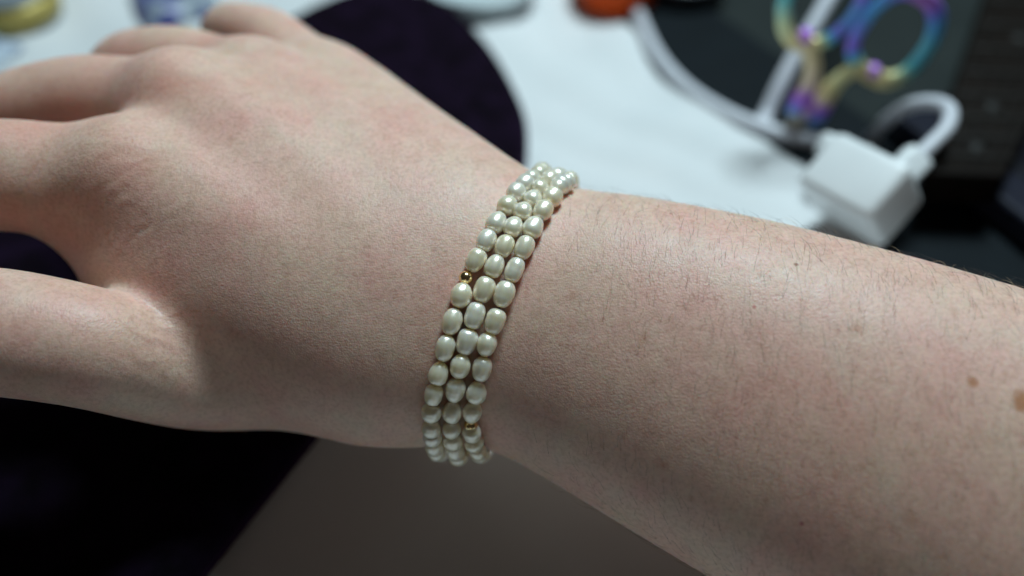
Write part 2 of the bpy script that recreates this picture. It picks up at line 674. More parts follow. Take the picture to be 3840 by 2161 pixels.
# forearm sections: (centre px, depth, half width mm, half thickness mm)
SEC = [(1905, 1165, 177, 26.3, 18.5), (2110, 1228, 175, 26.7, 18.6), (2300, 1285, 172.5, 28.6, 19.4), (2680, 1430, 168, 31.7, 21), (3134, 1616, 163, 34.1, 22.8),
       (3582, 1805, 159, 36.1, 24.5), (4215, 2078, 153, 38.5, 26.5), (4980, 2410, 147, 41, 29)]
sec = np.array([[*cp(a, b, c), w, t] for a, b, c, w, t in SEC])
U_ARM = np.array([0.33, 0.94, 0.06])
ss = spline(sec, 4)
for a, b in zip(ss, ss[1:]):
    body.cone(a[:3], b[:3], a[3:5], b[3:5], u=U_ARM, k=1.5)
# carpus
CAR = np.array([[*cp(a, b, c), w, t] for a, b, c, w, t in [(1905, 1165, 177, 26.3, 18.5), (1720, 1110, 177, 27.5, 17.5), (1540, 1060, 178, 28.0, 16.5)]])
cs = spline(CAR, 4)
for a, b in zip(cs, cs[1:]):
    body.cone(a[:3], b[:3], a[3:5], b[3:5], u=np.array([0.36, 0.92, 0.12]), k=1.5)
# metacarpals
MC = {'index': [(1560, 1215, 175, 15.0), (1050, 960, 176, 14.0), (505, 680, 179, 11.6)],
      'middle': [(1600, 1080, 176, 15.0), (1150, 740, 183, 13.5), (700, 410, 192.5, 11.3)],
      'ring': [(1660, 950, 179, 14.0), (1320, 640, 191, 12.2), (960, 345, 204, 10.4)],
      'pinky': [(1760, 860, 182, 12.5), (1500, 600, 197, 10.8), (1235, 335, 213, 8.9)]}
for kx, pts in MC.items():
    body.chain(pts, k=8.0)
# knuckle heads
for px_, py_, d_, r_ in ((485, 632, 172.5, 7.5), (675, 345, 186.5, 7.2), (945, 290, 199, 6.6), (1205, 300, 209, 5.6)):
    body.cone(cp(px_ + 14, py_ + 8, d_), cp(px_ - 14, py_ - 6, d_), r_, r_, k=3.5)
# palm filling below the metacarpals
body.cone(cp(1500, 1090, 186), cp(900, 620, 205), (24, 11), (24, 10), u=np.array([0.55, 0.55, 0.6]), k=8)
# first web / interosseous
body.chain([(1450, 1300, 176, 13.5), (1000, 1120, 177, 12.5), (565, 985, 182, 11.4)], k=9.0)
body.chain([(565, 985, 182, 11.0), (440, 890, 182, 7.2), (310, 805, 181, 5.2)], k=5.0)
# thenar and thumb metacarpal
thumb = Field()
thumb.chain([(1560, 1345, 177, 11.0), (1150, 1395, 180, 10.6), (800, 1410, 177.5, 10.2), (570, 1370, 169.5, 10.0), (350, 1305, 161.5, 10.3), (0, 1245, 158, 10.7),
             (-260, 1235, 159, 10.1), (-520, 1260, 164, 9.8), (-760, 1330, 168, 7.6)], k=2.0)
# fingers
f_index = Field()
f_index.chain([(505, 680, 179, 11.4), (270, 672, 178.5, 10.3), (0, 658, 177, 10.5), (-300, 668, 178, 9.7), (-480, 760, 184, 8.6), (-640, 900, 194, 8.2), (-700, 1010, 203, 7.4), (-720, 1100, 212, 6.2)], k=2.0)
f_middle = Field()
f_middle.chain([(700, 410, 192.5, 11.0), (500, 385, 197, 9.3), (300, 372, 200, 9.0), (60, 428, 204, 8.8), (-110, 530, 211, 7.9), (-190, 660, 222, 7.5), (-210, 760, 232, 6.9), (-200, 830, 240, 5.8)], k=2.0)
f_ring = Field()
f_ring.chain([(960, 345, 204, 10.0), (820, 285, 209, 8.5), (660, 240, 214, 8.4), (490, 253, 220, 8.0), (420, 330, 230, 7.0), (410, 440, 240, 6.7), (420, 520, 247, 6.3), (440, 580, 252, 5.4)], k=2.0)
f_pinky = Field()
f_pinky.chain([(1235, 335, 213, 8.6), (1120, 235, 219, 7.6), (1010, 152, 226, 7.4), (890, 112, 234, 6.4), (850, 125, 239, 6.1), (835, 160, 246, 5.0)], k=2.0)

fing = np.minimum(np.minimum(f_index.v, f_middle.v), np.minimum(f_ring.v, f_pinky.v))
vol = smin(body.v, fing, 7.0)
# thumb joins the palm smoothly towards the wrist but keeps a crease at its web
gx = (np.arange(DIM[0]) * H + LO[0])[:, None, None]
kk = np.clip((gx + 67.0) / 35.0, 0.0, 1.0) * 10.0 + 3.0
vol = smin(vol, thumb.v, kk.astype(np.float32))
del body, thumb, f_index, f_middle, f_ring, f_pinky, fing


def surface_nets(v):
    ins = v < 0
    nx, ny, nz = v.shape
    c = np.zeros((nx - 1, ny - 1, nz - 1), np.int8)
    for i in (0, 1):
        for j in (0, 1):
            for k in (0, 1):
                c += ins[i:nx - 1 + i, j:ny - 1 + j, k:nz - 1 + k]
    act = (c > 0) & (c < 8)
    idx = np.full(act.shape, -1, np.int64)
    cells = np.argwhere(act)
    idx[act] = np.arange(len(cells))
    acc = np.zeros((len(cells), 3))
    cnt = np.zeros(len(cells))
    corner = {}
    I, J, K = cells.T
    for i in (0, 1):
        for j in (0, 1):
            for k in (0, 1):
                corner[i, j, k] = v[I + i, J + j, K + k].astype(float)
    for ax in range(3):
        for p in (0, 1):
            for q in (0, 1):
                a = [p, q]; a.insert(ax, 0)
                b = [p, q]; b.insert(ax, 1)
                va, vb = corner[tuple(a)], corner[tuple(b)]
                m = (va < 0) != (vb < 0)
                t = np.where(m, va / np.where(m, va - vb, 1), 0)
                pos = np.tile(np.array(a, float), (len(cells), 1))
                pos[:, ax] += t
                acc[m] += pos[m]
                cnt[m] += 1
    verts = (cells + acc / cnt[:, None]) * H + LO
    faces = []
    for ax in range(3):
        s0 = [slice(None)] * 3; s1 = [slice(None)] * 3
        s0[ax] = slice(0, -1); s1[ax] = slice(1, None)
        ch = ins[tuple(s0)] != ins[tuple(s1)]
        e = np.argwhere(ch)
        o = [a for a in range(3) if a != ax]
        ok = (e[:, o[0]] > 0) & (e[:, o[1]] > 0) & (e[:, o[0]] < v.shape[o[0]] - 1) & (e[:, o[1]] < v.shape[o[1]] - 1)
        e = e[ok]
        flip = ins[tuple(e.T)]
        q = []
        for d0, d1 in ((0, 0), (1, 0), (1, 1), (0, 1)):
            ee = e.copy()
            ee[:, o[0]] -= d0
            ee[:, o[1]] -= d1
            q.append(idx[tuple(ee.T)])
        q = np.stack(q, 1)
        if ax == 1:
            flip = ~flip
        q[flip] = q[flip][:, ::-1]
        faces.append(q)
    return verts, np.concatenate(faces)


hv, hf = surface_nets(vol)
# Laplacian smoothing
ed = np.concatenate([hf[:, [0, 1]], hf[:, [1, 2]], hf[:, [2, 3]], hf[:, [3, 0]]])
ed = np.concatenate([ed, ed[:, ::-1]])
deg = np.bincount(ed[:, 0], minlength=len(hv))[:, None].clip(1)
for it in range(6):
    fac = 0.6 if it % 2 == 0 else -0.45
    avg = np.stack([np.bincount(ed[:, 0], hv[ed[:, 1], a], len(hv)) for a in range(3)], 1) / deg
    hv = hv + fac * (avg - hv)
hvw = cam2world(hv)
low = np.where((hvw[:, 0] < 0.02) & (hvw[:, 1] > 0.06), 0.0107, 0.0028)
hvw[:, 2] = np.maximum(hvw[:, 2], low)
hv = np.stack([hvw[:, 0], (hvw[:, 1]) * S45 + (hvw[:, 2] - CAM_H) * C45, hvw[:, 1] * C45 - (hvw[:, 2] - CAM_H) * S45], 1) * 1000.0
me = bpy.data.meshes.new('hand')
me.from_pydata(hvw.tolist(), [], hf.tolist())
me.update()
bmx = bmesh.new()
bmx.from_mesh(me)
bmesh.ops.recalc_face_normals(bmx, faces=bmx.faces[:])
bmx.to_mesh(me)
bmx.free()
me.update()
_i = int(np.argmin(np.linalg.norm(hvw - np.array(cam2world(cp(2400, 1000, 155))), axis=1)))
if me.vertices[_i].normal.dot(Vector((0, 0, CAM_H)) - Vector(hvw[_i])) < 0:
    me.flip_normals()
    me.update()
bvh = BVHTree.FromPolygons([tuple(v) for v in hvw], [tuple(int(i) for i in f) for f in hf])
CAM = Vector((0, 0, CAM_H))


def hit(px, py):
    d = (at(px, py, 100.0) - CAM).normalized()
    return bvh.ray_cast(CAM, d)


def mask(spots):
    out = np.zeros(len(hvw))
    for px, py, r, s in spots:
        loc = hit(px, py)[0]
        if loc is None:
            continue
        d = np.linalg.norm(hvw - np.array(loc), axis=1) / (r * 0.001)
        out = np.maximum(out, s * np.exp(-d * d))
    return out


flush = mask([(470, 610, 8, 0.50), (560, 610, 4, 0.65), (390, 690, 6, 0.3), (650, 315, 6, 0.7), (740, 330, 5, 0.35), (960, 300, 5, 0.3), (1180, 290, 5, 0.25),
              (1040, 330, 8, 0.2), (300, 440, 9, 0.45), (120, 470, 8, 0.45), (60, 395, 6, 0.3), (800, 150, 6, 0.5), (420, 210, 5, 0.4), (250, 930, 8, 0.45), (90, 820, 8, 0.35),
              (330, 1080, 6, 0.3), (1180, 700, 9, 0.14), (2700, 1000, 14, 0.12), (3250, 1640, 8, 0.20), (2300, 950, 10, 0.12), (2950, 1500, 9, 0.15), (3500, 1300, 12, 0.12)])
wrinkle = mask([(430, 720, 9, 0.8), (520, 820, 8, 0.7), (470, 620, 6, 0.6), (580, 1290, 7, 0.9), (620, 1200, 6, 0.5), (660, 330, 5, 0.5), (1500, 1300, 8, 0.12), (420, 900, 8, 0.6)])
armx = np.clip((hv[:, 0] - 0.0) / 25.0, 0.08, 1.0)
for nm, arr in (('flush', flush), ('wrinkle', wrinkle), ('arm', armx)):
    a = me.attributes.new(nm, 'FLOAT', 'POINT')
    a.data.foreach_set('value', arr.astype(np.float32))

mole = np.zeros(len(hvw))
for px, py, r, st in [(870, 524, 1.0, 0.35), (3215, 1232, 1.2, 0.4), (3140, 1236, 0.9, 0.35), (2412, 1268, 1.0, 0.4), (2150, 1110, 1.0, 0.35),
                      (3580, 1170, 0.9, 0.4), (2580, 920, 0.8, 0.35), (2480, 1740, 0.9, 0.5), (3420, 1950, 1.0, 0.35), (2900, 1420, 0.8, 0.3)]:
    loc = hit(px, py)[0]
    if loc is not None:
        d = np.linalg.norm(hvw - np.array(loc), axis=1) / (r * 0.001)
        mole = np.maximum(mole, st * np.exp(-d ** 3))
a = me.attributes.new('mole', 'FLOAT', 'POINT')
a.data.foreach_set('value', mole.astype(np.float32))
MOLES = []
for px, py, r, col, st in [(2985, 992, 0.62, (0.30, 0.10, 0.045), 0.9), (3650, 1432, 1.15, (0.46, 0.19, 0.08), 0.85), (3838, 1500, 2.1, (0.44, 0.18, 0.07), 0.9), (2828, 1152, 0.38, (0.5, 0.12, 0.08), 0.8), (3007, 1965, 0.45, (0.42, 0.07, 0.09), 0.8), (3215, 1232, 0.9, (0.58, 0.30, 0.2), 0.6)]:
    loc = hit(px, py)[0]
    if loc is not None:
        MOLES.append((tuple(loc), r * 0.001, col, st))
M_skin = skin_material(None, MOLES)
hand = link('hand', me, M_skin)
tag(hand, 'pale bare right hand and forearm reaching in, palm down, thumb nearest', 'hand')

# ------------------------------------------------------------------ hair on the forearm
M_hair = simple_mat('brown_hair', (0.06, 0.036, 0.026), 0.5)
M_fair = simple_mat('fair_hair', (0.62, 0.45, 0.28), 0.35)
nrm = np.zeros(len(me.vertices) * 3, np.float32)
me.vertices.foreach_get('normal', nrm)
nrm = nrm.reshape(-1, 3)


def hair_strands(name, mat, n, region, length, rad, lift):
    bm = bmesh.new()
    px = hv[:, 0] / hv[:, 2] * FPX + 1920
    py = 1080.5 - hv[:, 1] / hv[:, 2] * FPX
    camdir = (np.array(CAM) - hvw)
    facing = (camdir * nrm).sum(1) / np.linalg.norm(camdir, axis=1)
    w = region(px, py, facing)
    w = np.clip(w, 0, None)
    pick = rng.choice(len(hvw), size=n, replace=False, p=w / w.sum())
    for i in pick:
        p = Vector(hvw[i]) + Vector(rng.normal(0, 0.0004, 3))
        nn = Vector(nrm[i]).normalized()
        g = cdir((rng.normal(0.05, 0.20), 1.0 if rng.random() < 0.9 else -0.8, 0.0))
        t = (g - nn * g.dot(nn)).normalized()
        side = nn.cross(t)
        Ln = length * rng.uniform(0.45, 1.25)
        lf = lift * rng.uniform(0.5, 1.5)
        cv = rng.normal(0, 0.5)
        pts = []
        m = 7
        q = p.copy() - nn * 0.0002
        for k in range(m):
            pts.append(q.copy())
            a = k / (m - 1)
            dirv = (t + nn * (lf * (1.0 - 1.35 * a)) + side * cv * a).normalized()
            q = q + dirv * (Ln / (m - 1))
        tube_bm(pts, [rad * (1.0 - 0.75 * k / (m - 1)) for k in range(m)], seg=3, caps=False, bm=bm)
    o = from_bm(name, bm, mat, hand)
    tag(o, kind='stuff')
    return o


def reg_arm(px, py, fc):
    base = np.clip((px - 1930) / 500, 0, 1) * (px < 3950) * (py < 2250) * (py > 600)
    top = np.exp(-np.clip(fc, 0, 1) ** 2 / 0.10) * np.clip((px - 2300) / 900, 0, 1.6)
    return base * (fc > -0.15) * (0.5 + 0.3 * top)


hair_strands('arm_hair', M_hair, 1500, reg_arm, 0.0042, 0.000022, 0.33)
hair_strands('fair_arm_hair', M_fair, 240, reg_arm, 0.0030, 0.000028, 0.5)
hair_strands('fine_hand_hair', M_fair, 120, lambda x, y, f: ((x > 700) & (x < 1750) & (f > 0)) * 1.0, 0.0022, 0.000016, 0.5)

# ------------------------------------------------------------------ bracelet
STR = [  # centres measured along each visible strand, 'g' = gold bead
    [(2020, 655), (1995, 672), (1967, 691), (1936, 723), (1904, 769), (1862, 833), (1824, 902), (1783, 977), (1747, 1042, 'g'), (1729, 1108), (1695, 1207), (1669, 1307), (1645, 1401), (1626, 1481), (1617, 1549), (1617, 1604), (1622, 1640)],
    [(2088, 662), (2058, 676), (2025, 708), (1999, 746), (1961, 792), (1925, 850), (1891, 924), (1855, 998), (1815, 1087), (1780, 1184), (1750, 1283), (1726, 1375), (1707, 1464), (1695, 1544), (1694, 1612), (1698, 1652), (1705, 1689), (1722, 1715)],
    [(2126, 684), (2110, 692), (2092, 704), (2071, 742), (2035, 792), (2000, 852), (1966, 930), (1929, 1013), (1890, 1104), (1856, 1207), (1825, 1293), (1807, 1385), (1787, 1472), (1771, 1547), (1766, 1595, 'g'), (1770, 1626), (1778, 1664), (1792, 1694)],
]
PR = 1.80      # mean pearl radius mm


def touch(px, py, r):
    """walk along the sight line until a bead of radius r (mm) rests on the skin"""
    best, bd = None, 1e9
    for d in np.arange(135, 215, 0.25):
        p = at(px, py, d)
        q = bvh.find_nearest(p)
        dist = (p - q[0]).length
        if (p - q[0]).dot(q[1]) < 0:
            dist = -dist
        if abs(dist) < bd:
            best, bd = p, abs(dist)
        if dist <= r * 0.001:
            return p, True
    return best, False


# orient BVH normals outward: test
_q = hit(1830, 1200)
if _q[1].dot(CAM - _q[0]) < 0:
    hfr = hf[:, ::-1]
    bvh = BVHTree.FromPolygons([tuple(v) for v in hvw], [tuple(int(i) for i in f) for f in hfr])

brace = empty('pearl_bracelet', Vector(cam2world(cp(1850, 1165, 190))))
tag(brace, 'three strand cream pearl bracelet with small gold beads round the wrist', 'bracelet')

M_pearls = [pearl_material('cream_nacre', (1.0, 0.868, 0.685)), pearl_material('ivory_nacre', (1.0, 0.888, 0.735)), pearl_material('warm_nacre', (1.0, 0.848, 0.64))]


def pearl_mesh(seed):
    r_ = np.random.default_rng(seed)
    bm = bmesh.new()
    bmesh.ops.create_uvsphere(bm, u_segments=28, v_segments=20, radius=1.0)
    e = r_.uniform(1.9, 2.6)
    eg = r_.uniform(-0.17, 0.17)
    rings = [(r_.uniform(-0.7, 0.7), r_.uniform(0.03, 0.08), r_.uniform(0.015, 0.055)) for _ in range(r_.integers(1, 5))]
    ph = r_.uniform(0, 6.28, 4)
    for v in bm.verts:
        x, y, z = v.co
        th = math.atan2(y, x)
        rho = (max(0.0, 1 - abs(z) ** e)) ** (1 / e)
        rho *= 1 + eg * z
        for z0, w0, dp in rings:
            rho *= 1 - dp * math.exp(-((z - z0) / w0) ** 2)
        rho *= 1 + 0.025 * math.sin(2 * th + ph[0]) + 0.015 * math.sin(3 * th + ph[1] + 2 * z)
        flatten = 1.0 - 0.05 * max(0, abs(z) - 0.85)
        v.co = (rho * math.cos(th), rho * math.sin(th), z * flatten)
    me_ = bpy.data.meshes.new('pearl')
    bm.to_mesh(me_)
    bm.free()
    me_.polygons.foreach_set('use_smooth', [True] * len(me_.polygons))
    me_.materials.append(M_pearls[seed % 3])
    return me_


PM = [pearl_mesh(i) for i in range(18)]
bmg = bmesh.new()
bmesh.ops.create_uvsphere(bmg, u_segments=24, v_segments=16, radius=1.0)
GM = bpy.data.meshes.new('gold_bead')
bmg.to_mesh(GM)
bmg.free()
GM.polygons.foreach_set('use_smooth', [True] * len(GM.polygons))
GM.materials.append(M_gold)

axis_c = Vector(cam2world(cp(1905, 1165, 177)))
axis_d = Vector(cam2world(cp(2110, 1228, 174))) - Vector(cam2world(cp(1720, 1110, 177)))
axis_d.normalize()
e_u = cdir((0.33, 0.94, 0.06))
e_u = (e_u - axis_d * e_u.dot(axis_d)).normalized()
e_v = axis_d.cross(e_u).normalized()
if e_v.dot(CAM - axis_c) < 0:
    e_v = -e_v                                  # towards the camera


def cyl(p):
    q = p - axis_c
    return q.dot(axis_d), math.atan2(q.dot(e_v), q.dot(e_u))


def uncyl(s, ang, r):
    base = axis_c + axis_d * s
    dr = e_u * math.cos(ang) + e_v * math.sin(ang)
    h = bvh.ray_cast(base + dr * 0.08, -dr)
    if h[0] is None:
        return base + dr * 0.025
    return h[0] + dr * r


def place_bead(me_, name, p, tan, half, rad, spin):
    o = bpy.data.objects.new(name, me_)
    COL.objects.link(o)
    z = tan.normalized()
    x = z.orthogonal().normalized()
    y = z.cross(x)
    x, y = x * math.cos(spin) + y * math.sin(spin), y * math.cos(spin) - x * math.sin(spin)
    M = Matrix((x, y, z)).transposed().to_4x4() @ Matrix.Diagonal((rad, rad, half, 1))
    M.translation = p
    o.parent = brace
    o.matrix_parent_inverse = Matrix.Identity(4)
    o.matrix_basis = Matrix.Translation(-brace.location) @ M
    return o


for si, pts in enumerate(STR):
    beads = []                                   # (pos, kind)
    for it in pts:
        g = len(it) == 3
        p, ok = touch(it[0], it[1], (1.28 if g else PR) * 0.97)
        s, a = cyl(p)
        beads.append([p, g, s, a])
    # close the loop round the hidden underside of the wrist
    s0, a0 = beads[0][2], beads[0][3]
    s1, a1 = beads[-1][2], beads[-1][3]
    a1u = a1
    while a1u < a0: a1u += 2 * math.pi
    span = 2 * math.pi - (a1u - a0)
    npath = 60
    back = [uncyl(s1 + (s0 - s1) * (k / npath), a1u + span * (k / npath), PR * 0.00097) for k in range(npath + 1)]
    back = [beads[-1][0]] + back[2:-2] + [beads[0][0]]
    for _ in range(8):
        back = [back[0]] + [back[i] * 0.5 + (back[i - 1] + back[i + 1]) * 0.25 for i in range(1, len(back) - 1)] + [back[-1]]
    cum = [0.0]
    for a, b in zip(back, back[1:]):
        cum.append(cum[-1] + (b - a).length)
    nb = max(1, round(cum[-1] / 0.0043))
    bk = []
    for k in range(1, nb):
        t = cum[-1] * k / nb
        j = max(i for i in range(len(cum)) if cum[i] <= t)
        j = min(j, len(back) - 2)
        f = (t - cum[j]) / max(cum[j + 1] - cum[j], 1e-9)
        bk.append([back[j].lerp(back[j + 1], f), (si * 5 + k) % 13 == 6])
    # insert beads where the visible spacing leaves room
    seq = []
    for a, b in zip(beads, beads[1:]):
        seq.append((a[0], a[1]))
        gap = (b[0] - a[0]).length
        m = int(gap / 0.0058)
        for k in range(m):
            f = (k + 1) / (m + 1)
            mid = a[0].lerp(b[0], f)
            q = bvh.find_nearest(mid)
            seq.append((mid, False))
    seq.append((beads[-1][0], beads[-1][1]))
    nvis = len(seq)
    seq += [(p, g) for p, g in bk]
    n = len(seq)
    for i, (p, g) in enumerate(seq):
        a, b = seq[i - 1][0], seq[(i + 1) % n][0]
        tan = b - a
        if g:
            place_bead(GM, 'gold_bead', p, tan, 0.00122, 0.00128, 0)
        else:
            la = (p - a).length - (0.00122 if seq[i - 1][1] else (p - a).length / 2)
            lb = (b - p).length - (0.00122 if seq[(i + 1) % n][1] else (b - p).length / 2)
            half = min(max(0.5 * (la + lb), 0.00180), 0.00262)
            rad = PR * 0.001 * rng.uniform(0.94, 1.07)
            place_bead(PM[rng.integers(0, len(PM))], 'pearl', p, tan, half * 1.02, min(rad, half * 1.02), rng.uniform(0, 6.28))
    bm = tube_bm([p for p, g in seq], 0.00022, seg=6, closed=True)
    from_bm('thread', bm, M_thread, brace)

# ------------------------------------------------------------------ scissors
M_rain = rainbow_material()


def scp(x, y):
    """photograph enlargement coordinates -> point of the leaning scissors' plane"""
    px, py = 2850 + x * 0.3863, y * 0.3863
    d = 252 + (py + 100) / 610.0 * 44.0
    return atb(px, py, d)


sc_n = (scp(100, 0) - scp(0, 0)).cross(scp(0, 100) - scp(0, 0)).normalized()
sciss = empty('scissors', scp(310, 1330))
tag(sciss, 'small rainbow titanium scissors standing with its finger rings up', 'scissors')


def scissor_part(name, pts, radii, tints, closed=False, parent=None, flat=0.55, n=6):
    arr = np.array([[*scp(x, y), r, t] for (x, y), r, t in zip(pts, radii, tints)])
    s = spline(arr, n, closed)
    bm = tube_bm(s[:, :3], list(s[:, 3] * 0.00108), seg=14, closed=closed, flat=flat, flat_dir=sc_n)
    me_ = bpy.data.meshes.new(name)
    bm.to_mesh(me_)
    bm.free()
    at_ = me_.attributes.new('tint', 'FLOAT', 'POINT')
    at_.data.foreach_set('value', np.repeat(s[:, 4], 14).astype(np.float32))
    return link(name, me_, M_rain, parent or sciss)


rp = [(900, 470), (960, 300), (1075, 130), (1220, 0), (1380, -70), (1540, -40), (1665, 50), (1715, 200), (1665, 400), (1540, 590), (1410, 720), (1240, 785), (1080, 735), (950, 640)]
rt = [0.90, 0.86, 0.78, 0.80, 0.9, 1.0, 0.95, 0.78, 0.68, 0.66, 0.56, 0.44, 0.38, 0.42]
rr = [2.0, 2.0, 2.1, 2.1, 2.1, 2.2, 2.3, 2.5, 2.5, 2.5, 2.7, 3.0, 2.8, 2.3]
scissor_part('finger_ring', rp, rr, rt, True)
lp = [(235, 180), (255, 300), (350, 415), (490, 440), (630, 400), (745, 325), (860, 215), (950, 90), (1010, -50), (960, -220), (800, -310), (550, -290), (350, -190), (245, 0)]
lt = [0.52, 0.45, 0.38, 0.36, 0.55, 0.85, 0.80, 0.82, 0.9, 0.95, 0.8, 0.7, 0.66, 0.62]
lr = [2.2, 2.3, 2.5, 2.5, 2.2, 2.0, 2.0, 2.1, 2.1, 2.1, 2.1, 2.1, 2.1, 2.2]
scissor_part('finger_ring', lp, lr, lt, True)
scissor_part('shank', [(460, 430), (505, 560), (510, 690), (480, 820), (420, 930), (370, 1040), (345, 1130)], [2.6, 2.4, 2.5, 2.7, 3.0, 3.2, 2.6], [0.36, 0.34, 0.30, 0.26, 0.19, 0.13, 0.05])
scissor_part('shank', [(960, 640), (860, 710), (750, 800), (660, 900), (600, 1020), (550, 1130), (520, 1200)], [2.5, 2.6, 2.8, 3.2, 3.4, 3.2, 2.4], [0.40, 0.42, 0.44, 0.36, 0.20, 0.14, 0.12])
scissor_part('blade', [(480, 950), (400, 1120), (340, 1250), (305, 1335)], [3.0, 3.2, 2.6, 1.2], [0.18, 0.03, 0.0, 0.0], flat=0.35)
for (x, y), t in (((440, 345), 0.98), ((1095, 690), 0.98)):
    bm = bmesh.new()
    bmesh.ops.create_uvsphere(bm, u_segments=16, v_segments=10, radius=0.0024)
    me_ = bpy.data.meshes.new('stop_knob')
    bm.to_mesh(me_)
    bm.free()
    a_ = me_.attributes.new('tint', 'FLOAT', 'POINT')
    a_.data.foreach_set('value', np.full(len(me_.vertices), t, np.float32))
    o = link('stop_knob', me_, M_rain)
    o.parent = sciss
    o.location = scp(x, y) - sciss.location
bm = bmesh.new()
bmesh.ops.create_cone(bm, cap_ends=True, segments=20, radius1=0.0022, radius2=0.0018, depth=0.0046)
me_ = bpy.data.meshes.new('pivot_screw')
bm.to_mesh(me_)
bm.free()
a_ = me_.attributes.new('tint', 'FLOAT', 'POINT')
a_.data.foreach_set('value', np.full(len(me_.vertices), 0.22, np.float32))
o = link('pivot_screw', me_, M_rain)
o.parent = sciss
o.location = scp(455, 1035) - sciss.location
o.rotation_euler = sc_n.to_track_quat('Z', 'Y').to_euler()

# ------------------------------------------------------------------ charger and cables
e3 = Vector((0.52, -0.42, 0.75)).normalized()
e1 = Vector((0.74, -0.67, -0.89))
e1 = (e1 - e3 * e1.dot(e3)).normalized()
e2 = e3.cross(e1)
if e2.y < 0:
    e2 = -e2
ch_c = atb(3225, 712, 246)
w1, w2, w3 = cdir(e1), cdir(e2), cdir(e3)
HX, HY, HZ = 0.0124, 0.0092, 0.0098
low = min((ch_c + w1 * a * HX + w2 * b * HY + w3 * c * HZ).z for a in (-1, 1) for b in (-1, 1) for c in (-1, 1))
chg = empty('wall_charger', ch_c)
tag(chg, 'white cube wall charger lying beside the cloth edge', 'charger')
from_bm('charger_body', box_bm(ch_c, w1 * HX, w2 * HY, w3 * HZ), M_plastic, chg, bevel=0.0026, seg=4)
M_port = simple_mat('dark_port', (0.03, 0.03, 0.035), 0.5)
pc = ch_c + w2 * (HY + 0.0001)
from_bm('usb_port', box_bm(pc, w1 * 0.0045, w2 * 0.0004, w3 * 0.0024), M_port, chg, smooth=False, bevel=0.0002)

cab = empty('charging_cable', atb(3400, 640, 262))
tag(cab, 'white charging cable looping up out of the charger', 'cable')
from_bm('plug', box_bm(atb(3392, 640, 250), cdir(Vector((0.72, 0.69, 0.1))).normalized() * 0.0068, cdir(Vector((0.69, -0.72, 0))).normalized() * 0.0042, cdir(Vector((0, 0, 1))) * 0.0032), M_plastic, cab, bevel=0.0016, seg=4)
pth = spline([atb(*p) for p in [(3430, 600, 250), (3490, 545, 251), (3552, 478, 253), (3560, 412, 258), (3500, 386, 264), (3410, 398, 272), (3330, 450, 283), (3285, 500, 293), (3262, 530, 299)]], 8)
from_bm('cord', tube_bm(pth, 0.0022, 14), M_cable, cab)

cab2 = empty('power_cable', onz(2960, 505, 0.002))
tag(cab2, 'white cable running along the cloth edge to the charger', 'cable')
pts = [(2250, -260), (2330, -90), (2395, 60), (2470, 210), (2580, 330), (2730, 425), (2880, 485), (2985, 515), (3090, 535)]
pth = spline([tuple(onz(x, y, 0.0035)) for x, y in pts] + [tuple(atb(3150, 560, 264))], 8)
from_bm('cord', tube_bm(pth, 0.0024, 14), M_cable, cab2)
from_bm('plug', box_bm(atb(3165, 562, 262), cdir(Vector((0.9, -0.35, -0.2))).normalized() * 0.0075, cdir(Vector((0.35, 0.9, 0))).normalized() * 0.0030, cdir(Vector((0, 0, 1))) * 0.0028), M_plastic, cab2, bevel=0.0013, seg=3)

cab3 = empty('upright_cable', onz(2862, 460, 0.002))
tag(cab3, 'white cable rising behind the scissors through their left ring', 'cable')
pth = spline([tuple(onz(2850, 480, 0.003)), tuple(atb(2872, 435, 302)), tuple(atb(2930, 310, 300)), tuple(atb(2995, 190, 299)), tuple(atb(3065, 70, 299)), tuple(atb(3140, -60, 300)), tuple(atb(3210, -180, 304)), tuple(atb(3260, -260, 320)), tuple(onz(3290, -160, 0.003))], 8)
from_bm('cord', tube_bm(pth, 0.0027, 14), M_cable, cab3)

# ------------------------------------------------------------------ dark things at the right
M_case = simple_mat('dark_slate_plastic', (0.0045, 0.0075, 0.010), 0.7, noise=0.15, nscale=60, Specular_IOR_Level=0.12)
z0 = 0.0030


def slab(name, quad, z_lo, z_hi, mat, parent=None, bevel=0.001):
    bm = bmesh.new()
    lo = [bm.verts.new((p.x, p.y, z_lo)) for p in quad]
    hi = [bm.verts.new((p.x, p.y, z_hi)) for p in quad]
    n = len(quad)
    bm.faces.new(lo[::-1])
    bm.faces.new(hi)
    for i in range(n):
        bm.faces.new((lo[i], lo[(i + 1) % n], hi[(i + 1) % n], hi[i]))
    bmesh.ops.recalc_face_normals(bm, faces=bm.faces[:])
    return from_bm(name, bm, mat, parent, smooth=False, bevel=bevel)


q = [onz(2120, -260), onz(2560, -40), onz(2690, 45), onz(3030, 280), onz(3330, 500), onz(3900, 1010), onz(4300, 1500), onz(3900, 1560), onz(3300, 960), onz(2500, 330)]
mat_o = slab('cutting_mat', q, -0.0016, 0.0002, M_case)
tag(mat_o, 'dark slate flat mat lying along the right edge of the cloth', 'mat')

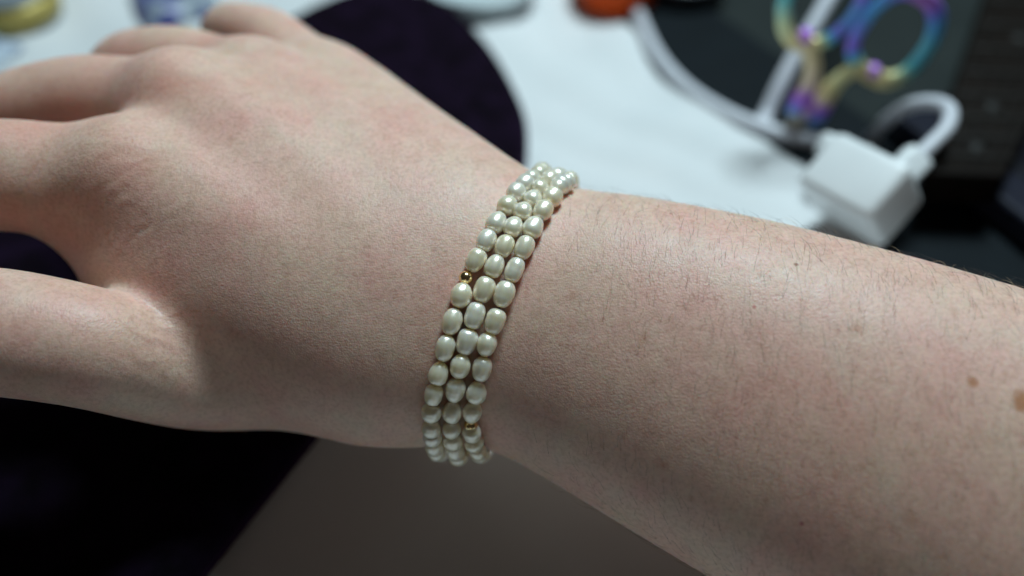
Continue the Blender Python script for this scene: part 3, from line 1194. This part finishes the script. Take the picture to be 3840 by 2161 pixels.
# flat black case and the guitar neck lying over it at far right
M_lap = simple_mat('black_case_shell', (0.006, 0.006, 0.010), 0.45, noise=0.1, nscale=80, Specular_IOR_Level=0.12)
M_lap2 = simple_mat('navy_case_rim', (0.011, 0.012, 0.022), 0.5, noise=0.1, nscale=80, Specular_IOR_Level=0.15)
K0 = onz(3440, 665); K1 = onz(4060, 1190)
kx = (K1 - K0).normalized()
ky = Vector((-kx.y, kx.x, 0))
if ky.y < 0:
    ky = -ky
org = K0 - kx * 0.026 + ky * 0.004
case = empty('black_case', org)
tag(case, 'flat black case at the right edge beside the charger', 'case')
slab('lid', [org + ky * 0.017, org + kx * 0.30 + ky * 0.017, org + kx * 0.30 + ky * 0.20, org + ky * 0.20], 0.0005, 0.0080, M_lap, case, 0.0015)
slab('rim', [org, org + kx * 0.30, org + kx * 0.30 + ky * 0.0145, org + ky * 0.0145], 0.0005, 0.0100, M_lap2, case, 0.0015)

ZN = 0.019
neck = empty('guitar_neck', onz(3640, 640, ZN))
tag(neck, 'dark brown guitar neck with frets at the right edge', 'guitar neck')
M_wood = simple_mat('dark_rosewood', (0.0060, 0.0036, 0.0025), 0.6, noise=0.35, nscale=120, Specular_IOR_Level=0.08)
M_fret = simple_mat('dull_fret_wire', (0.024, 0.021, 0.019), 0.55, 0.1, Specular_IOR_Level=0.15)
M_inlay = simple_mat('grey_inlay', (0.034, 0.033, 0.032), 0.5, Specular_IOR_Level=0.15)


def npt(u, v, z=ZN):
    # u across (0 left edge .. 1 right edge), v along in photograph rows
    xl = 3700 + (v + 40) / 680.0 * (3470 - 3700)
    xr = 4085 + (v + 40) / 680.0 * (3775 - 4085)
    return onz(xl + (xr - xl) * u, v + 14 * u, z)


slab('fretboard', [npt(0, 650), npt(1, 650), npt(1, -260), npt(0, -260)], ZN - 0.0105, ZN, M_wood, neck, 0.0012)
for v in (-190, -95, 0, 92, 182, 270, 354, 434, 510, 582):
    from_bm('fret', tube_bm([npt(u, v, ZN + 0.0002) for u in (0.0, 0.25, 0.5, 0.75, 1.0)], 0.0009, 8), M_fret, neck)
for u in (0.10, 0.26, 0.42, 0.58, 0.74, 0.90):
    from_bm('string', tube_bm([npt(u, v, ZN + 0.0022) for v in (645, 300, 0, -255)], 0.00032, 6), M_fret, neck)
for v in (137, 394, 546):
    bm = bmesh.new()
    bmesh.ops.create_cone(bm, cap_ends=True, segments=20, radius1=0.0026, radius2=0.0026, depth=0.0006)
    o = from_bm('inlay_dot', bm, M_inlay)
    o.parent = neck
    o.location = npt(0.5, v, ZN + 0.0001) - neck.location

# ------------------------------------------------------------------ things at the far side
def disc_thing(name, px, py, prof, mat, label, cat, zb=0.0, seg=56):
    p = onz(px, py, zb)
    e = from_bm(name, lathe_bm(prof, seg), mat)
    e.location = p
    e.scale = (1.06, 1.06, 1.06)
    tag(e, label, cat)
    return e


M_ceramic = simple_mat('pale_grey_ceramic', (0.55, 0.62, 0.64), 0.3, noise=0.03, nscale=50)
disc_thing('ceramic_dish', 1800, -10, [(0, 0.0015), (0.012, 0.0015), (0.018, 0.003), (0.0215, 0.008), (0.0225, 0.0085), (0.0228, 0.0078), (0.0195, 0.0016), (0.012, 0.0), (0, 0.0)],
           M_ceramic, 'pale grey round ceramic dish beyond the velvet board', 'dish', 0.0018)
M_orange = simple_mat('orange_red_plastic', (0.72, 0.085, 0.012), 0.4, noise=0.06, nscale=60)
disc_thing('orange_tub', 2310, 5, [(0, 0.0), (0.0135, 0.0), (0.0145, 0.001), (0.0158, 0.012), (0.0165, 0.0122), (0.0165, 0.0140), (0.0152, 0.0142), (0.0140, 0.0125), (0, 0.0122)],
           M_orange, 'orange red round tub behind the white cable', 'tub', 0.0006)
M_glass = simple_mat('smoky_grey_plastic', (0.055, 0.065, 0.072), 0.3)
disc_thing('smoky_dish', 2560, -35, [(0, 0.0012), (0.010, 0.0012), (0.0125, 0.0028), (0.0150, 0.0075), (0.0165, 0.0078), (0.0172, 0.0070), (0.0150, 0.001), (0.012, 0.0), (0, 0.0)],
           M_glass, 'smoky dark round dish beside the orange tub', 'dish', 0.0006)

sp = empty('thread_spool', onz(70, 70, 0.0015))
sp.scale = (1.06, 1.06, 1.06)
tag(sp, 'small spool of gold thread with grey flange at the far left', 'spool')
M_goldth = simple_mat('gold_thread', (0.46, 0.36, 0.10), 0.45, 0.35, noise=0.35, nscale=500, bump=0.0006)
M_greyp = simple_mat('grey_flange_plastic', (0.20, 0.23, 0.25), 0.4)
b_ = from_bm('thread_winding', lathe_bm([(0, 0.0012), (0.0150, 0.0012), (0.0165, 0.004), (0.0168, 0.007), (0.0160, 0.0100), (0, 0.0104)], 48), M_goldth)
b_.parent = sp
for nm, za, zb_, r in (('flange', 0.0, 0.0012, 0.0155), ('flange', 0.0104, 0.0125, 0.0150)):
    f_ = from_bm(nm, lathe_bm([(0, za), (r, za), (r + 0.0004, (za + zb_) / 2), (r, zb_), (0.004, zb_), (0, zb_)], 48), M_greyp)
    f_.parent = sp

M_bag = None


def packet(name, px, py, w, d, hgt, rot, cols, label):
    m, nt, b = new_mat(name + '_film')
    tc = N(nt, 'ShaderNodeTexCoord')
    nz = N(nt, 'ShaderNodeTexNoise', i_Scale=110.0, i_Detail=2.0)
    nt.links.new(tc.outputs['Object'], nz.inputs['Vector'])
    r = ramp(nt, [(0.42, cols[0]), (0.56, cols[1])])
    nt.links.new(nz.outputs['Fac'], r.inputs[0])
    nt.links.new(r.outputs[0], b.inputs['Base Color'])
    b.inputs['Roughness'].default_value = 0.35
    bm = bmesh.new()
    n = 26
    top = [[None] * n for _ in range(n)]
    bot = [[None] * n for _ in range(n)]
    for i in range(n):
        for j in range(n):
            u, v = i / (n - 1) * 2 - 1, j / (n - 1) * 2 - 1
            f = max(0.0, (1 - u ** 4) * (1 - v ** 4)) ** 0.6
            wob = 0.12 * math.sin(5 * u + 3 * v) + 0.10 * math.sin(9 * v - 4 * u)
            x, y = u * w / 2 * (1 - 0.05 * v * v), v * d / 2 * (1 - 0.05 * u * u)
            top[i][j] = bm.verts.new((x, y, 0.0008 + hgt * f * (1 + wob)))
            bot[i][j] = bm.verts.new((x, y, 0.0003))
    for i in range(n - 1):
        for j in range(n - 1):
            bm.faces.new((top[i][j], top[i + 1][j], top[i + 1][j + 1], top[i][j + 1]))
            bm.faces.new((bot[i][j + 1], bot[i + 1][j + 1], bot[i + 1][j], bot[i][j]))
    o = from_bm(name, bm, m)
    o.location = onz(px, py, 0.0016)
    o.rotation_euler = (0, 0, rot)
    o.scale = (1.06, 1.06, 1.06)
    tag(o, label, 'packet')
    return o


packet('bead_packet', 660, 20, 0.030, 0.034, 0.006, 0.5, [(0.05, 0.06, 0.24), (0.28, 0.33, 0.38)], 'small packet of navy and grey beads behind the ring finger')
packet('plastic_packet', -90, 215, 0.026, 0.022, 0.004, -0.3, [(0.24, 0.30, 0.42), (0.45, 0.52, 0.60)], 'pale blue plastic packet at the left edge beyond the middle finger')
